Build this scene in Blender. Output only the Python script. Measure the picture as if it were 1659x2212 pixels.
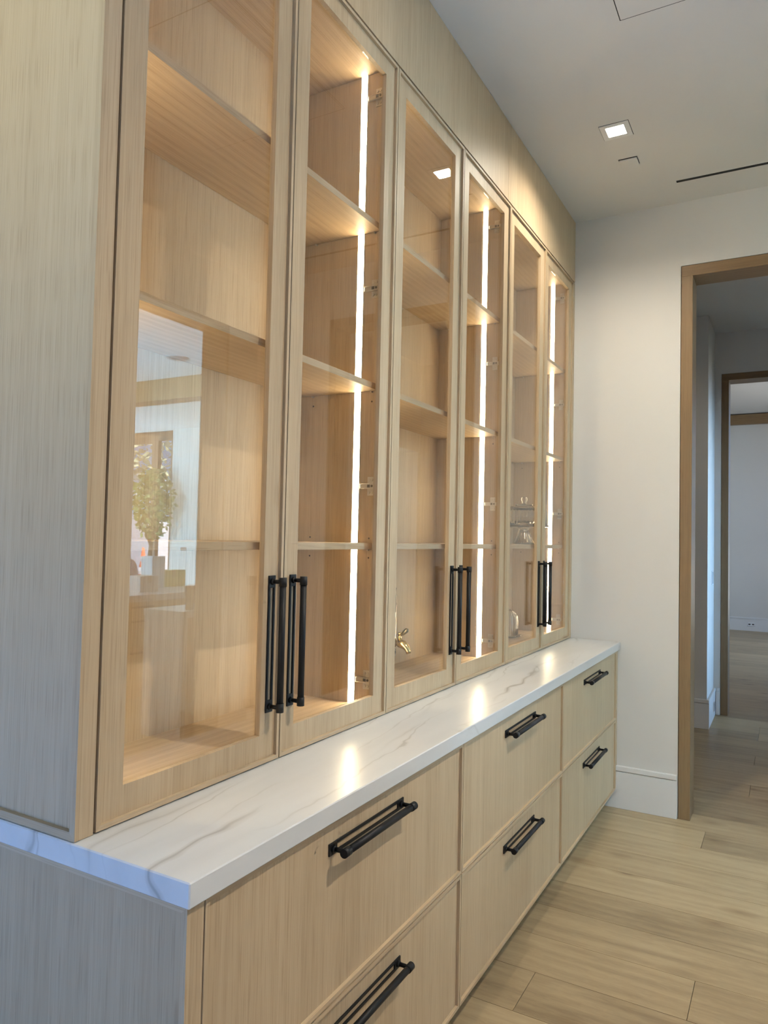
import bpy, bmesh, math, random
from mathutils import Vector, Matrix

for o in list(bpy.data.objects):
    bpy.data.objects.remove(o, do_unlink=True)
scene = bpy.context.scene
COL = scene.collection
random.seed(7)

# ------------------------------------------------------------------ camera
cam_d = bpy.data.cameras.new('camera')
cam = bpy.data.objects.new('camera', cam_d)
COL.objects.link(cam)
cam_d.sensor_fit = 'HORIZONTAL'
cam_d.sensor_width = 36.0
cam_d.lens = 36.0 * 1567.19 / 1659.0
cam_d.clip_start = 0.02
cam_d.clip_end = 200
YAW, PITCH, ROLL = 0.5094, 0.0367, 0.0215
fw = Vector((-math.sin(YAW) * math.cos(PITCH), math.cos(YAW) * math.cos(PITCH), math.sin(PITCH)))
rt = fw.cross(Vector((0, 0, 1))).normalized()
up = rt.cross(fw)
r2 = rt * math.cos(ROLL) + up * math.sin(ROLL)
u2 = -rt * math.sin(ROLL) + up * math.cos(ROLL)
mw = Matrix((r2, u2, -fw)).transposed().to_4x4()
mw.translation = Vector((1.1028, -0.8777, 1.464))
cam.matrix_world = mw
scene.camera = cam

# ------------------------------------------------------------------ world, sun, daylight, exposure
scene.view_settings.view_transform = 'Standard'
scene.view_settings.look = 'None'
scene.view_settings.exposure = -0.06
scene.view_settings.gamma = 1.0
scene.view_settings.use_curve_mapping = False
scene.cycles.max_bounces = 6
scene.cycles.diffuse_bounces = 3
scene.cycles.glossy_bounces = 4
scene.cycles.transmission_bounces = 6
scene.cycles.transparent_max_bounces = 16
scene.cycles.caustics_refractive = False
scene.cycles.sample_clamp_indirect = 6.0
scene.cycles.use_adaptive_sampling = True
scene.cycles.adaptive_threshold = 0.15
scene.cycles.adaptive_min_samples = 16

world = bpy.data.worlds.new('world')
scene.world = world
world.use_nodes = True
wn = world.node_tree.nodes
wn.clear()
bg = wn.new('ShaderNodeBackground')
wo = wn.new('ShaderNodeOutputWorld')
bg.inputs[0].default_value = (0.27, 0.53, 1.0, 1)
bg.inputs[1].default_value = 3.5
world.node_tree.links.new(bg.outputs[0], wo.inputs[0])

sun_d = bpy.data.lights.new('sun', 'SUN')
sun_d.energy = 60.0
sun_d.angle = 0.01
sun_d.color = (1.0, 0.95, 0.86)
sun = bpy.data.objects.new('sun', sun_d)
COL.objects.link(sun)
sun.rotation_euler = Vector((0.70, 0.12, -0.70)).to_track_quat('-Z', 'Y').to_euler()


def daylight(name, loc, aim, sx, sy, power, col, spread=180):
    """area lamp: daylight at a window opening, also used for added fill lamps"""
    d = bpy.data.lights.new(name, 'AREA')
    d.shape = 'RECTANGLE'
    d.size = sx
    d.size_y = sy
    d.energy = power
    d.color = col
    d.spread = math.radians(spread)
    o = bpy.data.objects.new(name, d)
    COL.objects.link(o)
    o.location = loc
    o.rotation_euler = Vector(aim).to_track_quat('-Z', 'Y').to_euler()
    return o


SKY = (0.42, 0.66, 1.0)
daylight('daylight_window_hall', (-0.88, -2.12, 0.62), (0.30, 1, 0.0), 1.6, 1.0, 19, (0.01, 0.24, 1.0))
daylight('ceiling_fill_blue', (1.40, -2.12, 0.62), (0, 0.55, 0.85), 1.0, 0.95, 18, (0.30, 0.56, 1.0), 62)  # added fill lamp behind the camera, tints the hall ceiling blue
daylight('daylight_window_garden', (-0.85, -2.12, 2.55), (0.30, 1, 0.10), 1.5, 0.9, 9.0, (1.0, 0.97, 0.50), 85)
daylight('kitchen_fill', (5.2, -2.10, 1.65), (0.25, 1, 0.85), 3.0, 2.9, 9500, (0.36, 0.68, 1.0))  # added lamp out of view, brightens the mirrored kitchen
daylight('daylight_window_kitchen_side', (10.95, 7.15, 1.55), (-1, 0, 0.45), 2.5, 2.7, 950, (0.50, 0.78, 1.0))
daylight('daylight_window_corridor', (3.00, 5.775, 1.25), (-1, 0, 0), 0.50, 2.2, 8.5, (0.28, 0.57, 1.0), 40)
daylight('daylight_window_far_room', (2.45, 10.6, 1.95), (-1, 0, 0.35), 3.3, 3.0, 36, (0.92, 0.93, 0.92))

# ------------------------------------------------------------------ materials
MATS = {}


def newmat(name):
    m = bpy.data.materials.new(name)
    m.use_nodes = True
    nt = m.node_tree
    nt.nodes.clear()
    out = nt.nodes.new('ShaderNodeOutputMaterial')
    MATS[name] = m
    return m, nt, out


def principled(nt, out, col=(0.8, 0.8, 0.8), rough=0.5, metal=0.0, spec=0.5):
    b = nt.nodes.new('ShaderNodeBsdfPrincipled')
    b.inputs['Base Color'].default_value = (*col, 1)
    b.inputs['Roughness'].default_value = rough
    b.inputs['Metallic'].default_value = metal
    b.inputs['Specular IOR Level'].default_value = spec
    nt.links.new(b.outputs[0], out.inputs[0])
    return b


def plain(name, col, rough=0.5, metal=0.0, spec=0.5):
    m, nt, out = newmat(name)
    principled(nt, out, col, rough, metal, spec)
    return m


def math_node(nt, op, a, b=None, c=None):
    n = nt.nodes.new('ShaderNodeMath')
    n.operation = op
    for i, v in enumerate((a, b, c)):
        if v is None:
            continue
        if isinstance(v, (int, float)):
            n.inputs[i].default_value = v
        else:
            nt.links.new(v, n.inputs[i])
    return n.outputs[0]


def coords(nt, offset=True):
    tc = nt.nodes.new('ShaderNodeTexCoord')
    if not offset:
        return tc.outputs['Object']
    oi = nt.nodes.new('ShaderNodeObjectInfo')
    mul = math_node(nt, 'MULTIPLY', oi.outputs['Random'], 13.7)
    cx = nt.nodes.new('ShaderNodeCombineXYZ')
    for i in range(3):
        nt.links.new(mul, cx.inputs[i])
    va = nt.nodes.new('ShaderNodeVectorMath')
    va.operation = 'ADD'
    nt.links.new(tc.outputs['Object'], va.inputs[0])
    nt.links.new(cx.outputs[0], va.inputs[1])
    return va.outputs[0]


def mapped(nt, vec, scale):
    mp = nt.nodes.new('ShaderNodeMapping')
    mp.inputs['Scale'].default_value = scale
    nt.links.new(vec, mp.inputs['Vector'])
    return mp.outputs[0]


def noise(nt, vec, scale, detail=3.0, rough=0.55, dist=0.0):
    n = nt.nodes.new('ShaderNodeTexNoise')
    n.inputs['Scale'].default_value = scale
    n.inputs['Detail'].default_value = detail
    n.inputs['Roughness'].default_value = rough
    n.inputs['Distortion'].default_value = dist
    nt.links.new(vec, n.inputs['Vector'])
    return n.outputs['Fac']


def ramp(nt, fac, stops):
    r = nt.nodes.new('ShaderNodeValToRGB')
    e = r.color_ramp.elements
    while len(e) < len(stops):
        e.new(0.5)
    for el, (p, c) in zip(e, stops):
        el.position = p
        el.color = (*c, 1) if len(c) == 3 else c
    nt.links.new(fac, r.inputs[0])
    return r.outputs[0]


def mixc(nt, fac, a, b, mode='MIX'):
    m = nt.nodes.new('ShaderNodeMix')
    m.data_type = 'RGBA'
    m.blend_type = mode
    for sock, v in ((m.inputs[0], fac), (m.inputs[6], a), (m.inputs[7], b)):
        if isinstance(v, (int, float)):
            sock.default_value = v
        elif isinstance(v, tuple):
            sock.default_value = (*v, 1)
        else:
            nt.links.new(v, sock)
    return m.outputs[2]


def bump(nt, bsdf, height, strength, dist=0.001):
    b = nt.nodes.new('ShaderNodeBump')
    b.inputs['Strength'].default_value = strength
    b.inputs['Distance'].default_value = dist
    nt.links.new(height, b.inputs['Height'])
    nt.links.new(b.outputs[0], bsdf.inputs['Normal'])


def oak(name, axis, light=(0.55, 0.420, 0.270), dark=(0.39, 0.280, 0.165), rough=0.5, strip=0.085, cathedral=0.0, grain=1.0):
    """rift-cut oak veneer, grain running along the given axis"""
    m, nt, out = newmat(name)
    v = coords(nt)
    ai = 'XYZ'.index(axis)

    def sc(across, along):
        s = [across] * 3
        s[ai] = along
        return tuple(s)
    fine = noise(nt, mapped(nt, v, sc(250, 2.2)), 1.0, 1.6, 0.6)
    medium = noise(nt, mapped(nt, v, sc(46, 0.8)), 1.0, 1.0, 0.5)
    pores = noise(nt, mapped(nt, v, sc(520, 9.0)), 1.0, 0.0, 0.5)
    broad = noise(nt, mapped(nt, v, sc(5.0, 0.7)), 1.0, 1.0, 0.5, 0.6)
    # veneer leaves laid side by side, each with its own tone
    sep = nt.nodes.new('ShaderNodeSeparateXYZ')
    nt.links.new(v, sep.inputs[0])
    other = [k for k in (1, 0, 2) if k != ai][0]
    fl = math_node(nt, 'FLOOR', math_node(nt, 'DIVIDE', sep.outputs[other], strip))
    wnz = nt.nodes.new('ShaderNodeTexWhiteNoise')
    wnz.noise_dimensions = '1D'
    nt.links.new(fl, wnz.inputs['W'])
    t = math_node(nt, 'MULTIPLY', fine, 0.38 * grain)
    t = math_node(nt, 'MULTIPLY_ADD', medium, 0.26, t)
    t = math_node(nt, 'MULTIPLY_ADD', broad, 0.22, t)
    t = math_node(nt, 'MULTIPLY_ADD', wnz.outputs['Value'], 0.16, t)
    if cathedral:
        wv = nt.nodes.new('ShaderNodeTexWave')
        wv.wave_type = 'BANDS'
        wv.bands_direction = 'XYZ'[other]
        wv.inputs['Scale'].default_value = 1.0
        wv.inputs['Distortion'].default_value = 5.0
        wv.inputs['Detail'].default_value = 2.0
        wv.inputs['Detail Scale'].default_value = 0.6
        nt.links.new(mapped(nt, v, sc(11, 0.9)), wv.inputs['Vector'])
        t = math_node(nt, 'MULTIPLY_ADD', wv.outputs['Fac'], cathedral, t)
        t = math_node(nt, 'SUBTRACT', t, cathedral * 0.5)
    t = math_node(nt, 'ADD', t, 0.5 * (0.16 + 0.38 * (1.0 - grain)))
    c = ramp(nt, t, [(0.30, dark), (0.86, light)])
    pr = ramp(nt, pores, [(0.30, (0.62, 0.55, 0.48)), (0.42, (1, 1, 1))])
    c = mixc(nt, 0.36, c, pr, 'MULTIPLY')
    b = principled(nt, out, light, rough, 0, 0.35)
    nt.links.new(c, b.inputs['Base Color'])
    return m


oak('oak_vertical', 'Z')
oak('oak_along_y', 'Y', cathedral=0.16, strip=0.13, grain=0.45)
oak('oak_along_x', 'X')
oak('oak_casing', 'Z', (0.265, 0.165, 0.080), (0.165, 0.098, 0.044), 0.45, 5.0, 0.25)
oak('oak_casing_x', 'X', (0.265, 0.165, 0.080), (0.165, 0.098, 0.044), 0.45, 5.0, 0.25)
oak('oak_casing_y', 'Y', (0.265, 0.165, 0.080), (0.165, 0.098, 0.044), 0.45, 5.0, 0.25)
oak('dark_oak', 'Z', (0.15, 0.095, 0.055), (0.09, 0.055, 0.03), 0.5, 5.0)
oak('dark_oak_x', 'X', (0.15, 0.095, 0.055), (0.09, 0.055, 0.03), 0.5, 5.0)


def floor_oak(name, planked):
    m, nt, out = newmat(name)
    tc = nt.nodes.new('ShaderNodeTexCoord')
    oi = nt.nodes.new('ShaderNodeObjectInfo')
    if planked:
        v0 = tc.outputs['Object']
        sep = nt.nodes.new('ShaderNodeSeparateXYZ')
        nt.links.new(v0, sep.inputs[0])
        row = math_node(nt, 'FLOOR', math_node(nt, 'DIVIDE', sep.outputs[1], 0.2343))
        wz = nt.nodes.new('ShaderNodeTexWhiteNoise')
        wz.noise_dimensions = '1D'
        nt.links.new(row, wz.inputs['W'])
        rnd = wz.outputs['Value']
    else:
        rnd = oi.outputs['Random']
    cx = nt.nodes.new('ShaderNodeCombineXYZ')
    off = math_node(nt, 'MULTIPLY', rnd, 31.0)
    nt.links.new(off, cx.inputs[0])
    nt.links.new(off, cx.inputs[1])
    va = nt.nodes.new('ShaderNodeVectorMath')
    va.operation = 'ADD'
    nt.links.new(tc.outputs['Object'], va.inputs[0])
    nt.links.new(cx.outputs[0], va.inputs[1])
    v = va.outputs[0]
    fine = noise(nt, mapped(nt, v, (4, 120, 20)), 1.0, 2, 0.65, 0.0)
    broad = noise(nt, mapped(nt, v, (1.2, 9, 9)), 1.0, 2, 0.5, 1.2)
    mottl = noise(nt, mapped(nt, v, (14, 60, 20)), 1.0, 2, 0.65, 1.0)
    wv = nt.nodes.new('ShaderNodeTexWave')
    wv.wave_type = 'BANDS'
    wv.bands_direction = 'Y'
    wv.inputs['Scale'].default_value = 1.0
    wv.inputs['Distortion'].default_value = 9.0
    wv.inputs['Detail'].default_value = 2.5
    wv.inputs['Detail Scale'].default_value = 0.7
    nt.links.new(mapped(nt, v, (0.9, 5.5, 5)), wv.inputs['Vector'])
    t = math_node(nt, 'MULTIPLY', fine, 0.16)
    t = math_node(nt, 'ADD', t, 0.07)
    t = math_node(nt, 'MULTIPLY_ADD', broad, 0.40, t)
    t = math_node(nt, 'MULTIPLY_ADD', mottl, 0.22, t)
    t = math_node(nt, 'MULTIPLY_ADD', wv.outputs['Fac'], 0.08, t)
    t = math_node(nt, 'ADD', t, 0.02)
    t = math_node(nt, 'MULTIPLY_ADD', rnd, 0.26, t)
    t = math_node(nt, 'SUBTRACT', t, 0.05)
    c = ramp(nt, t, [(0.36, (0.235, 0.165, 0.090)), (0.60, (0.375, 0.275, 0.155)), (0.82, (0.455, 0.345, 0.200))])
    # knots
    vo = nt.nodes.new('ShaderNodeTexVoronoi')
    vo.inputs['Scale'].default_value = 1.0
    vo.inputs['Randomness'].default_value = 1.0
    nt.links.new(mapped(nt, v, (2.6, 6.0, 1)), vo.inputs['Vector'])
    k = ramp(nt, vo.outputs['Distance'], [(0.045, (0.30, 0.25, 0.20)), (0.095, (0.70, 0.64, 0.58)), (0.25, (1, 1, 1))])
    c = mixc(nt, 0.75, c, k, 'MULTIPLY')
    b = principled(nt, out, (0.4, 0.3, 0.2), 0.42, 0, 0.4)
    nt.links.new(c, b.inputs['Base Color'])
    return m


floor_oak('floor_plank_oak', False)
floor_oak('floor_far_oak', True)


def quartzite():
    m, nt, out = newmat('quartzite')
    tc = nt.nodes.new('ShaderNodeTexCoord')
    v = tc.outputs['Object']
    mp = nt.nodes.new('ShaderNodeMapping')
    mp.inputs['Rotation'].default_value = (0.15, 0.1, -0.30)
    mp.inputs['Scale'].default_value = (3.2, 0.55, 2.2)
    nt.links.new(v, mp.inputs['Vector'])
    v2 = mp.outputs[0]
    cloud = noise(nt, v2, 1.3, 3, 0.5, 0.0)
    cloud2 = noise(nt, v2, 5.0, 3, 0.5, 0.0)
    def vein(scale, dist, seed):
        mv = nt.nodes.new('ShaderNodeMapping')
        mv.inputs['Location'].default_value = (seed, seed * 0.37, seed * 1.3)
        mv.inputs['Rotation'].default_value = (0.0, 0.25, -0.22)
        mv.inputs['Scale'].default_value = (1.0, 0.42, 0.8)
        nt.links.new(v, mv.inputs['Vector'])
        wv = nt.nodes.new('ShaderNodeTexWave')
        wv.wave_type = 'BANDS'
        wv.bands_direction = 'X'
        wv.inputs['Scale'].default_value = scale
        wv.inputs['Distortion'].default_value = dist
        wv.inputs['Detail'].default_value = 3.5
        wv.inputs['Detail Scale'].default_value = 1.6
        wv.inputs['Detail Roughness'].default_value = 0.55
        nt.links.new(mv.outputs[0], wv.inputs['Vector'])
        return wv.outputs['Fac'], noise(nt, mv.outputs[0], 3.2, 2, 0.5)
    w1, m1 = vein(1.9, 5.5, 3.1)
    w2, m2 = vein(3.4, 6.5, 8.7)
    base = ramp(nt, cloud, [(0.22, (0.50, 0.495, 0.48)), (0.78, (0.66, 0.66, 0.645))])
    base = mixc(nt, 0.35, base, ramp(nt, cloud2, [(0.2, (0.50, 0.495, 0.48)), (0.8, (0.67, 0.67, 0.655))]))
    va = ramp(nt, w1, [(0.0, (0.50, 0.47, 0.43)), (0.006, (0.80, 0.78, 0.75)), (0.05, (1, 1, 1))])
    vb = ramp(nt, w2, [(0.0, (0.66, 0.64, 0.61)), (0.006, (0.90, 0.89, 0.87)), (0.04, (1, 1, 1))])
    k1 = ramp(nt, m1, [(0.42, (0, 0, 0)), (0.62, (1, 1, 1))])
    k2 = ramp(nt, m2, [(0.46, (0, 0, 0)), (0.66, (1, 1, 1))])
    base = mixc(nt, k1, base, mixc(nt, 1.0, base, va, 'MULTIPLY'))
    base = mixc(nt, k2, base, mixc(nt, 1.0, base, vb, 'MULTIPLY'))
    b = principled(nt, out, (0.7, 0.7, 0.7), 0.29, 0, 0.36)
    nt.links.new(base, b.inputs['Base Color'])


quartzite()


def plaster(name, col, rough=0.85):
    """painted plaster with a faint roller mottle"""
    m, nt, out = newmat(name)
    tc = nt.nodes.new('ShaderNodeTexCoord')
    n2 = noise(nt, tc.outputs['Object'], 0.9, 1, 0.5)
    c = ramp(nt, n2, [(0.3, tuple(x * 0.965 for x in col)), (0.7, col)])
    b = principled(nt, out, col, rough, 0, 0.25)
    nt.links.new(c, b.inputs['Base Color'])


plaster('wall_paint', (0.67, 0.64, 0.59))
plaster('ceiling_paint', (0.66, 0.635, 0.595))
plaster('ceiling_paint_lightened', (0.80, 0.80, 0.79))  # ceiling paint lightened so the mirrored kitchen ceiling looks more brightly lit
plain('trim_paint', (0.72, 0.705, 0.675), 0.45)
plain('matte_black', (0.006, 0.006, 0.0065), 0.5, 0.0, 0.28)
plain('slot_black', (0.004, 0.004, 0.004), 0.8)
plain('gap_dark', (0.03, 0.024, 0.018), 0.9)
plain('nickel', (0.62, 0.58, 0.52), 0.30, 1.0)
plain('nickel_dark', (0.10, 0.09, 0.08), 0.4, 0.6)
plain('brass', (0.78, 0.58, 0.25), 0.20, 1.0)
plain('brass_dark', (0.25, 0.22, 0.15), 0.35, 0.9)
plain('cardboard', (0.50, 0.36, 0.22), 0.8)
plain('pale_cardboard', (0.62, 0.52, 0.44), 0.8)
plain('yellow_carton', (0.62, 0.50, 0.17), 0.6)
plain('white_carton', (0.78, 0.78, 0.76), 0.6)
plain('white_plastic', (0.75, 0.75, 0.74), 0.35)
plain('speaker_grille', (0.30, 0.32, 0.34), 0.7)
plain('van_white', (0.60, 0.62, 0.68), 0.35)
plain('van_glass', (0.03, 0.04, 0.05), 0.1)
plain('tyre_rubber', (0.02, 0.02, 0.02), 0.8)
plain('cone_orange', (0.75, 0.13, 0.02), 0.5)
plain('bark', (0.10, 0.07, 0.045), 0.9)
plain('terracotta', (0.35, 0.17, 0.10), 0.8)
plain('outdoor_paving', (0.42, 0.40, 0.37), 0.9)


def leafmat(name, a, b_):
    m, nt, out = newmat(name)
    tc = nt.nodes.new('ShaderNodeTexCoord')
    n = noise(nt, tc.outputs['Object'], 7, 2)
    c = ramp(nt, n, [(0.35, a), (0.65, b_)])
    b = principled(nt, out, a, 0.45, 0, 0.5)
    nt.links.new(c, b.inputs['Base Color'])


leafmat('leaf_green', (0.08, 0.14, 0.03), (0.36, 0.42, 0.12))
leafmat('leaf_dusty', (0.26, 0.32, 0.18), (0.58, 0.64, 0.46))


def thin_glass(name, f0, tint):
    """clear sheet glass: mirrors a little, more at grazing angles, and lets the rest straight through"""
    m, nt, out = newmat(name)
    lw = nt.nodes.new('ShaderNodeLayerWeight')
    lw.inputs['Blend'].default_value = 0.5
    p5 = math_node(nt, 'POWER', lw.outputs['Facing'], 5.0)
    fac = math_node(nt, 'MULTIPLY_ADD', p5, 1.0 - f0, f0)
    tr = nt.nodes.new('ShaderNodeBsdfTransparent')
    tr.inputs[0].default_value = (*tint, 1)
    gl = nt.nodes.new('ShaderNodeBsdfGlossy')
    gl.inputs['Roughness'].default_value = 0.0
    gl.inputs[0].default_value = (1, 1, 1, 1)
    mx = nt.nodes.new('ShaderNodeMixShader')
    nt.links.new(fac, mx.inputs[0])
    nt.links.new(tr.outputs[0], mx.inputs[1])
    nt.links.new(gl.outputs[0], mx.inputs[2])
    nt.links.new(mx.outputs[0], out.inputs[0])
    return m


thin_glass('door_glass', 0.048, (0.985, 0.985, 0.98))
thin_glass('window_glass', 0.04, (0.99, 0.99, 0.99))
m_, nt_, out_ = newmat('ware_glass')
b_ = principled(nt_, out_, (0.98, 0.985, 0.98), 0.0)
b_.inputs['Transmission Weight'].default_value = 1.0
b_.inputs['IOR'].default_value = 1.46


def emit(name, col, s):
    m, nt, out = newmat(name)
    e = nt.nodes.new('ShaderNodeEmission')
    e.inputs[0].default_value = (*col, 1)
    e.inputs[1].default_value = s
    nt.links.new(e.outputs[0], out.inputs[0])


emit('led_diffuser', (1.0, 0.80, 0.50), 39.0)
emit('downlight_lens', (1.0, 0.90, 0.74), 60.0)

# ------------------------------------------------------------------ mesh helpers
ORG = {}


def new_bm():
    return bmesh.new()


def add_box(bm, x0, x1, y0, y1, z0, z1, bev=0.0):
    """an axis-aligned box, corners in world metres"""
    b = bmesh.new()
    vs = [b.verts.new(p) for p in ((x0, y0, z0), (x1, y0, z0), (x1, y1, z0), (x0, y1, z0),
                                   (x0, y0, z1), (x1, y0, z1), (x1, y1, z1), (x0, y1, z1))]
    for f in ((0, 3, 2, 1), (4, 5, 6, 7), (0, 1, 5, 4), (1, 2, 6, 5), (2, 3, 7, 6), (3, 0, 4, 7)):
        b.faces.new([vs[i] for i in f])
    if bev:
        bmesh.ops.bevel(b, geom=list(b.edges), offset=bev, segments=1, profile=0.5, affect='EDGES')
    merge(bm, b)


def merge(bm, b):
    vm = {v: bm.verts.new(v.co) for v in b.verts}
    for f in b.faces:
        nf = bm.faces.new([vm[v] for v in f.verts])
        nf.smooth = f.smooth
    b.free()


def add_prism(bm, pts, d0, d1, axis):
    """extrude a polygon (pts in the two other axes) along axis from d0 to d1"""
    def P(u, v, d):
        return {0: (d, u, v), 1: (u, d, v), 2: (u, v, d)}[axis]
    a = [bm.verts.new(P(u, v, d0)) for u, v in pts]
    b = [bm.verts.new(P(u, v, d1)) for u, v in pts]
    n = len(pts)
    bm.faces.new(a)
    bm.faces.new(b)
    for i in range(n):
        bm.faces.new((a[i], a[(i + 1) % n], b[(i + 1) % n], b[i]))


def add_tube(bm, p0, p1, r0, r1=None, seg=14, cap=True):
    r1 = r0 if r1 is None else r1
    p0, p1 = Vector(p0), Vector(p1)
    d = (p1 - p0).normalized()
    a = d.orthogonal().normalized()
    b = d.cross(a)
    R0, R1 = [], []
    for i in range(seg):
        t = 2 * math.pi * i / seg
        o = a * math.cos(t) + b * math.sin(t)
        R0.append(bm.verts.new(p0 + o * r0))
        R1.append(bm.verts.new(p1 + o * r1))
    for i in range(seg):
        f = bm.faces.new((R0[i], R0[(i + 1) % seg], R1[(i + 1) % seg], R1[i]))
        f.smooth = True
    if cap:
        bm.faces.new(R0[::-1])
        bm.faces.new(R1)


def add_path(bm, pts, radii, seg=12):
    """a bent tube through the points"""
    pts = [Vector(p) for p in pts]
    rings = []
    ref = Vector((1, 0.02, 0.03))
    for i, p in enumerate(pts):
        d = (pts[min(i + 1, len(pts) - 1)] - pts[max(i - 1, 0)]).normalized()
        a = (ref - d * ref.dot(d)).normalized()
        b = d.cross(a)
        rings.append([bm.verts.new(p + (a * math.cos(2 * math.pi * k / seg) + b * math.sin(2 * math.pi * k / seg)) * radii[i]) for k in range(seg)])
    for r, s in zip(rings, rings[1:]):
        for k in range(seg):
            f = bm.faces.new((r[k], r[(k + 1) % seg], s[(k + 1) % seg], s[k]))
            f.smooth = True
    bm.faces.new(rings[0][::-1])
    bm.faces.new(rings[-1])


def add_lathe(bm, c, prof, seg=40, ribs=0, ribamp=0.0, close=False):
    """turn a profile [(radius, z, ribbed)] about the vertical through c"""
    rings = []
    for p in prof:
        r, z = p[0], p[1]
        rb = p[2] if len(p) > 2 else 0
        ring = []
        for k in range(seg):
            t = 2 * math.pi * k / seg
            rr = r * (1 + (ribamp * rb * math.cos(ribs * t) if ribs else 0))
            ring.append(bm.verts.new((c[0] + rr * math.cos(t), c[1] + rr * math.sin(t), c[2] + z)))
        rings.append(ring)
    for a, b in zip(rings, rings[1:]):
        for k in range(seg):
            f = bm.faces.new((a[k], a[(k + 1) % seg], b[(k + 1) % seg], b[k]))
            f.smooth = True
    if close:
        a, b = rings[-1], rings[0]
        for k in range(seg):
            bm.faces.new((a[k], a[(k + 1) % seg], b[(k + 1) % seg], b[k])).smooth = True
    else:
        bm.faces.new(rings[0][::-1])
        bm.faces.new(rings[-1])


def finish(name, bm, mat, parent=None, org=None):
    bmesh.ops.recalc_face_normals(bm, faces=list(bm.faces))
    if org is None:
        xs = [v.co.x for v in bm.verts]
        ys = [v.co.y for v in bm.verts]
        zs = [v.co.z for v in bm.verts]
        org = Vector(((min(xs) + max(xs)) / 2, (min(ys) + max(ys)) / 2, min(zs)))
    else:
        org = Vector(org)
    for v in bm.verts:
        v.co -= org
    me = bpy.data.meshes.new(name)
    bm.to_mesh(me)
    bm.free()
    me.materials.append(MATS[mat] if isinstance(mat, str) else mat)
    o = bpy.data.objects.new(name, me)
    COL.objects.link(o)
    ORG[o] = org
    if parent:
        o.parent = parent
        o.location = org - ORG[parent]
    else:
        o.location = org
    return o


def box(name, x0, x1, y0, y1, z0, z1, mat, parent=None, bev=0.0):
    bm = new_bm()
    add_box(bm, x0, x1, y0, y1, z0, z1, bev)
    return finish(name, bm, mat, parent)


def empty(name, loc):
    o = bpy.data.objects.new(name, None)
    o.empty_display_size = 0.1
    COL.objects.link(o)
    o.location = loc
    ORG[o] = Vector(loc)
    return o


def tag(o, label, cat, group=None):
    o['label'] = label
    o['category'] = cat
    if group:
        o['group'] = group
    return o


def struct(o, label=None):
    o['kind'] = 'structure'
    if label:
        o['label'] = label
    return o


# ------------------------------------------------------------------ measures
L = 3.3467            # far wall of the hall
ZC = 3.3543           # ceiling
H = 0.914             # counter top
CT = 0.042
ZD = 2.990            # top of the glass doors
XC = 0.279            # front of the counter
XF = 0.269            # front of the drawers
WALLX = -0.362        # wall behind the cabinets
WR = 2.325            # hall side of the opposite wall
WRB = 2.555           # kitchen side of it
D = [0.0433, 0.5892, 1.1351, 1.6810, 2.2269, 2.7728, 3.3187]   # door joints
CC = [0.0431, 1.1275, 2.2119, 3.2963]                          # drawer column joints
ZS = [1.449, 1.955, 2.472]                                     # shelf tops

# ------------------------------------------------------------------ setting: floor with planks
PW = 0.2343
floor_root = struct(box('floor', -2.0, 11.2, -2.35, 13.6, -0.12, -0.02, 'gap_dark'),
                    'wide pale oak plank floor running crosswise')


def plank(x0, x1, y0, y1):
    bm = new_bm()
    g = 0.0009
    add_box(bm, x0 + g, x1 - g, y0 + g, y1 - g, -0.020, 0.0, 0.0)
    finish('plank', bm, 'floor_plank_oak', floor_root)


k0 = -12
for k in range(k0, 21):
    y0 = 1.36 + k * PW
    y1 = y0 + PW
    if y1 > 6.10 or y0 < -1.55:
        continue
    rr = random.Random(100 + k)
    fixed = {0: 0.351, 1: 0.829, 7: 0.732}
    lo, hi = (WALLX if y0 > -0.05 else -1.8, WR) if y0 < L else (-0.9, WR)
    cut = fixed.get(k, None)
    if cut is None:
        cut = rr.choice([1.3, 1.55, 1.75, 1.9, -0.1, 1.15]) if y0 < L else rr.choice([0.15, 0.9, 1.25, 1.5, 2.0])
    plank(lo, cut, y0, y1)
    plank(cut, hi, y0, y1)
# the boards that go on past where they can be told apart
for (nm, x0, x1, y0, y1) in (('floor_boards', -1.8, WR, -2.2, 1.36 - 12 * PW), ('floor_boards', -1.4, 2.6, 1.36 + 20 * PW, 13.5),
                             ('floor_boards', WR, 11.1, -2.2, 8.7)):
    bm = new_bm()
    add_box(bm, x0, x1, y0, y1, -0.020, 0.0)
    finish(nm, bm, 'floor_far_oak', floor_root, (0, 1.36, 0))

# ------------------------------------------------------------------ setting: hall shell
def wall_with_hole(name, axis, d0, d1, u0, u1, z0, z1, holes, mat='wall_paint'):
    """a wall slab along one axis with rectangular holes (u0,u1,z0,z1) through it, boxes around each hole"""
    bm = new_bm()

    def bx(a, b, c, d):
        if b - a < 1e-4 or d - c < 1e-4:
            return
        if axis == 'x':      # wall normal along X, u = Y
            add_box(bm, d0, d1, a, b, c, d)
        else:
            add_box(bm, a, b, d0, d1, c, d)
    cur = u0
    for (a, b, c, d) in sorted(holes):
        bx(cur, a, z0, z1)
        bx(a, b, z0, c)
        bx(a, b, d, z1)
        cur = b
    bx(cur, u1, z0, z1)
    return struct(finish(name, bm, mat))


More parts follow.
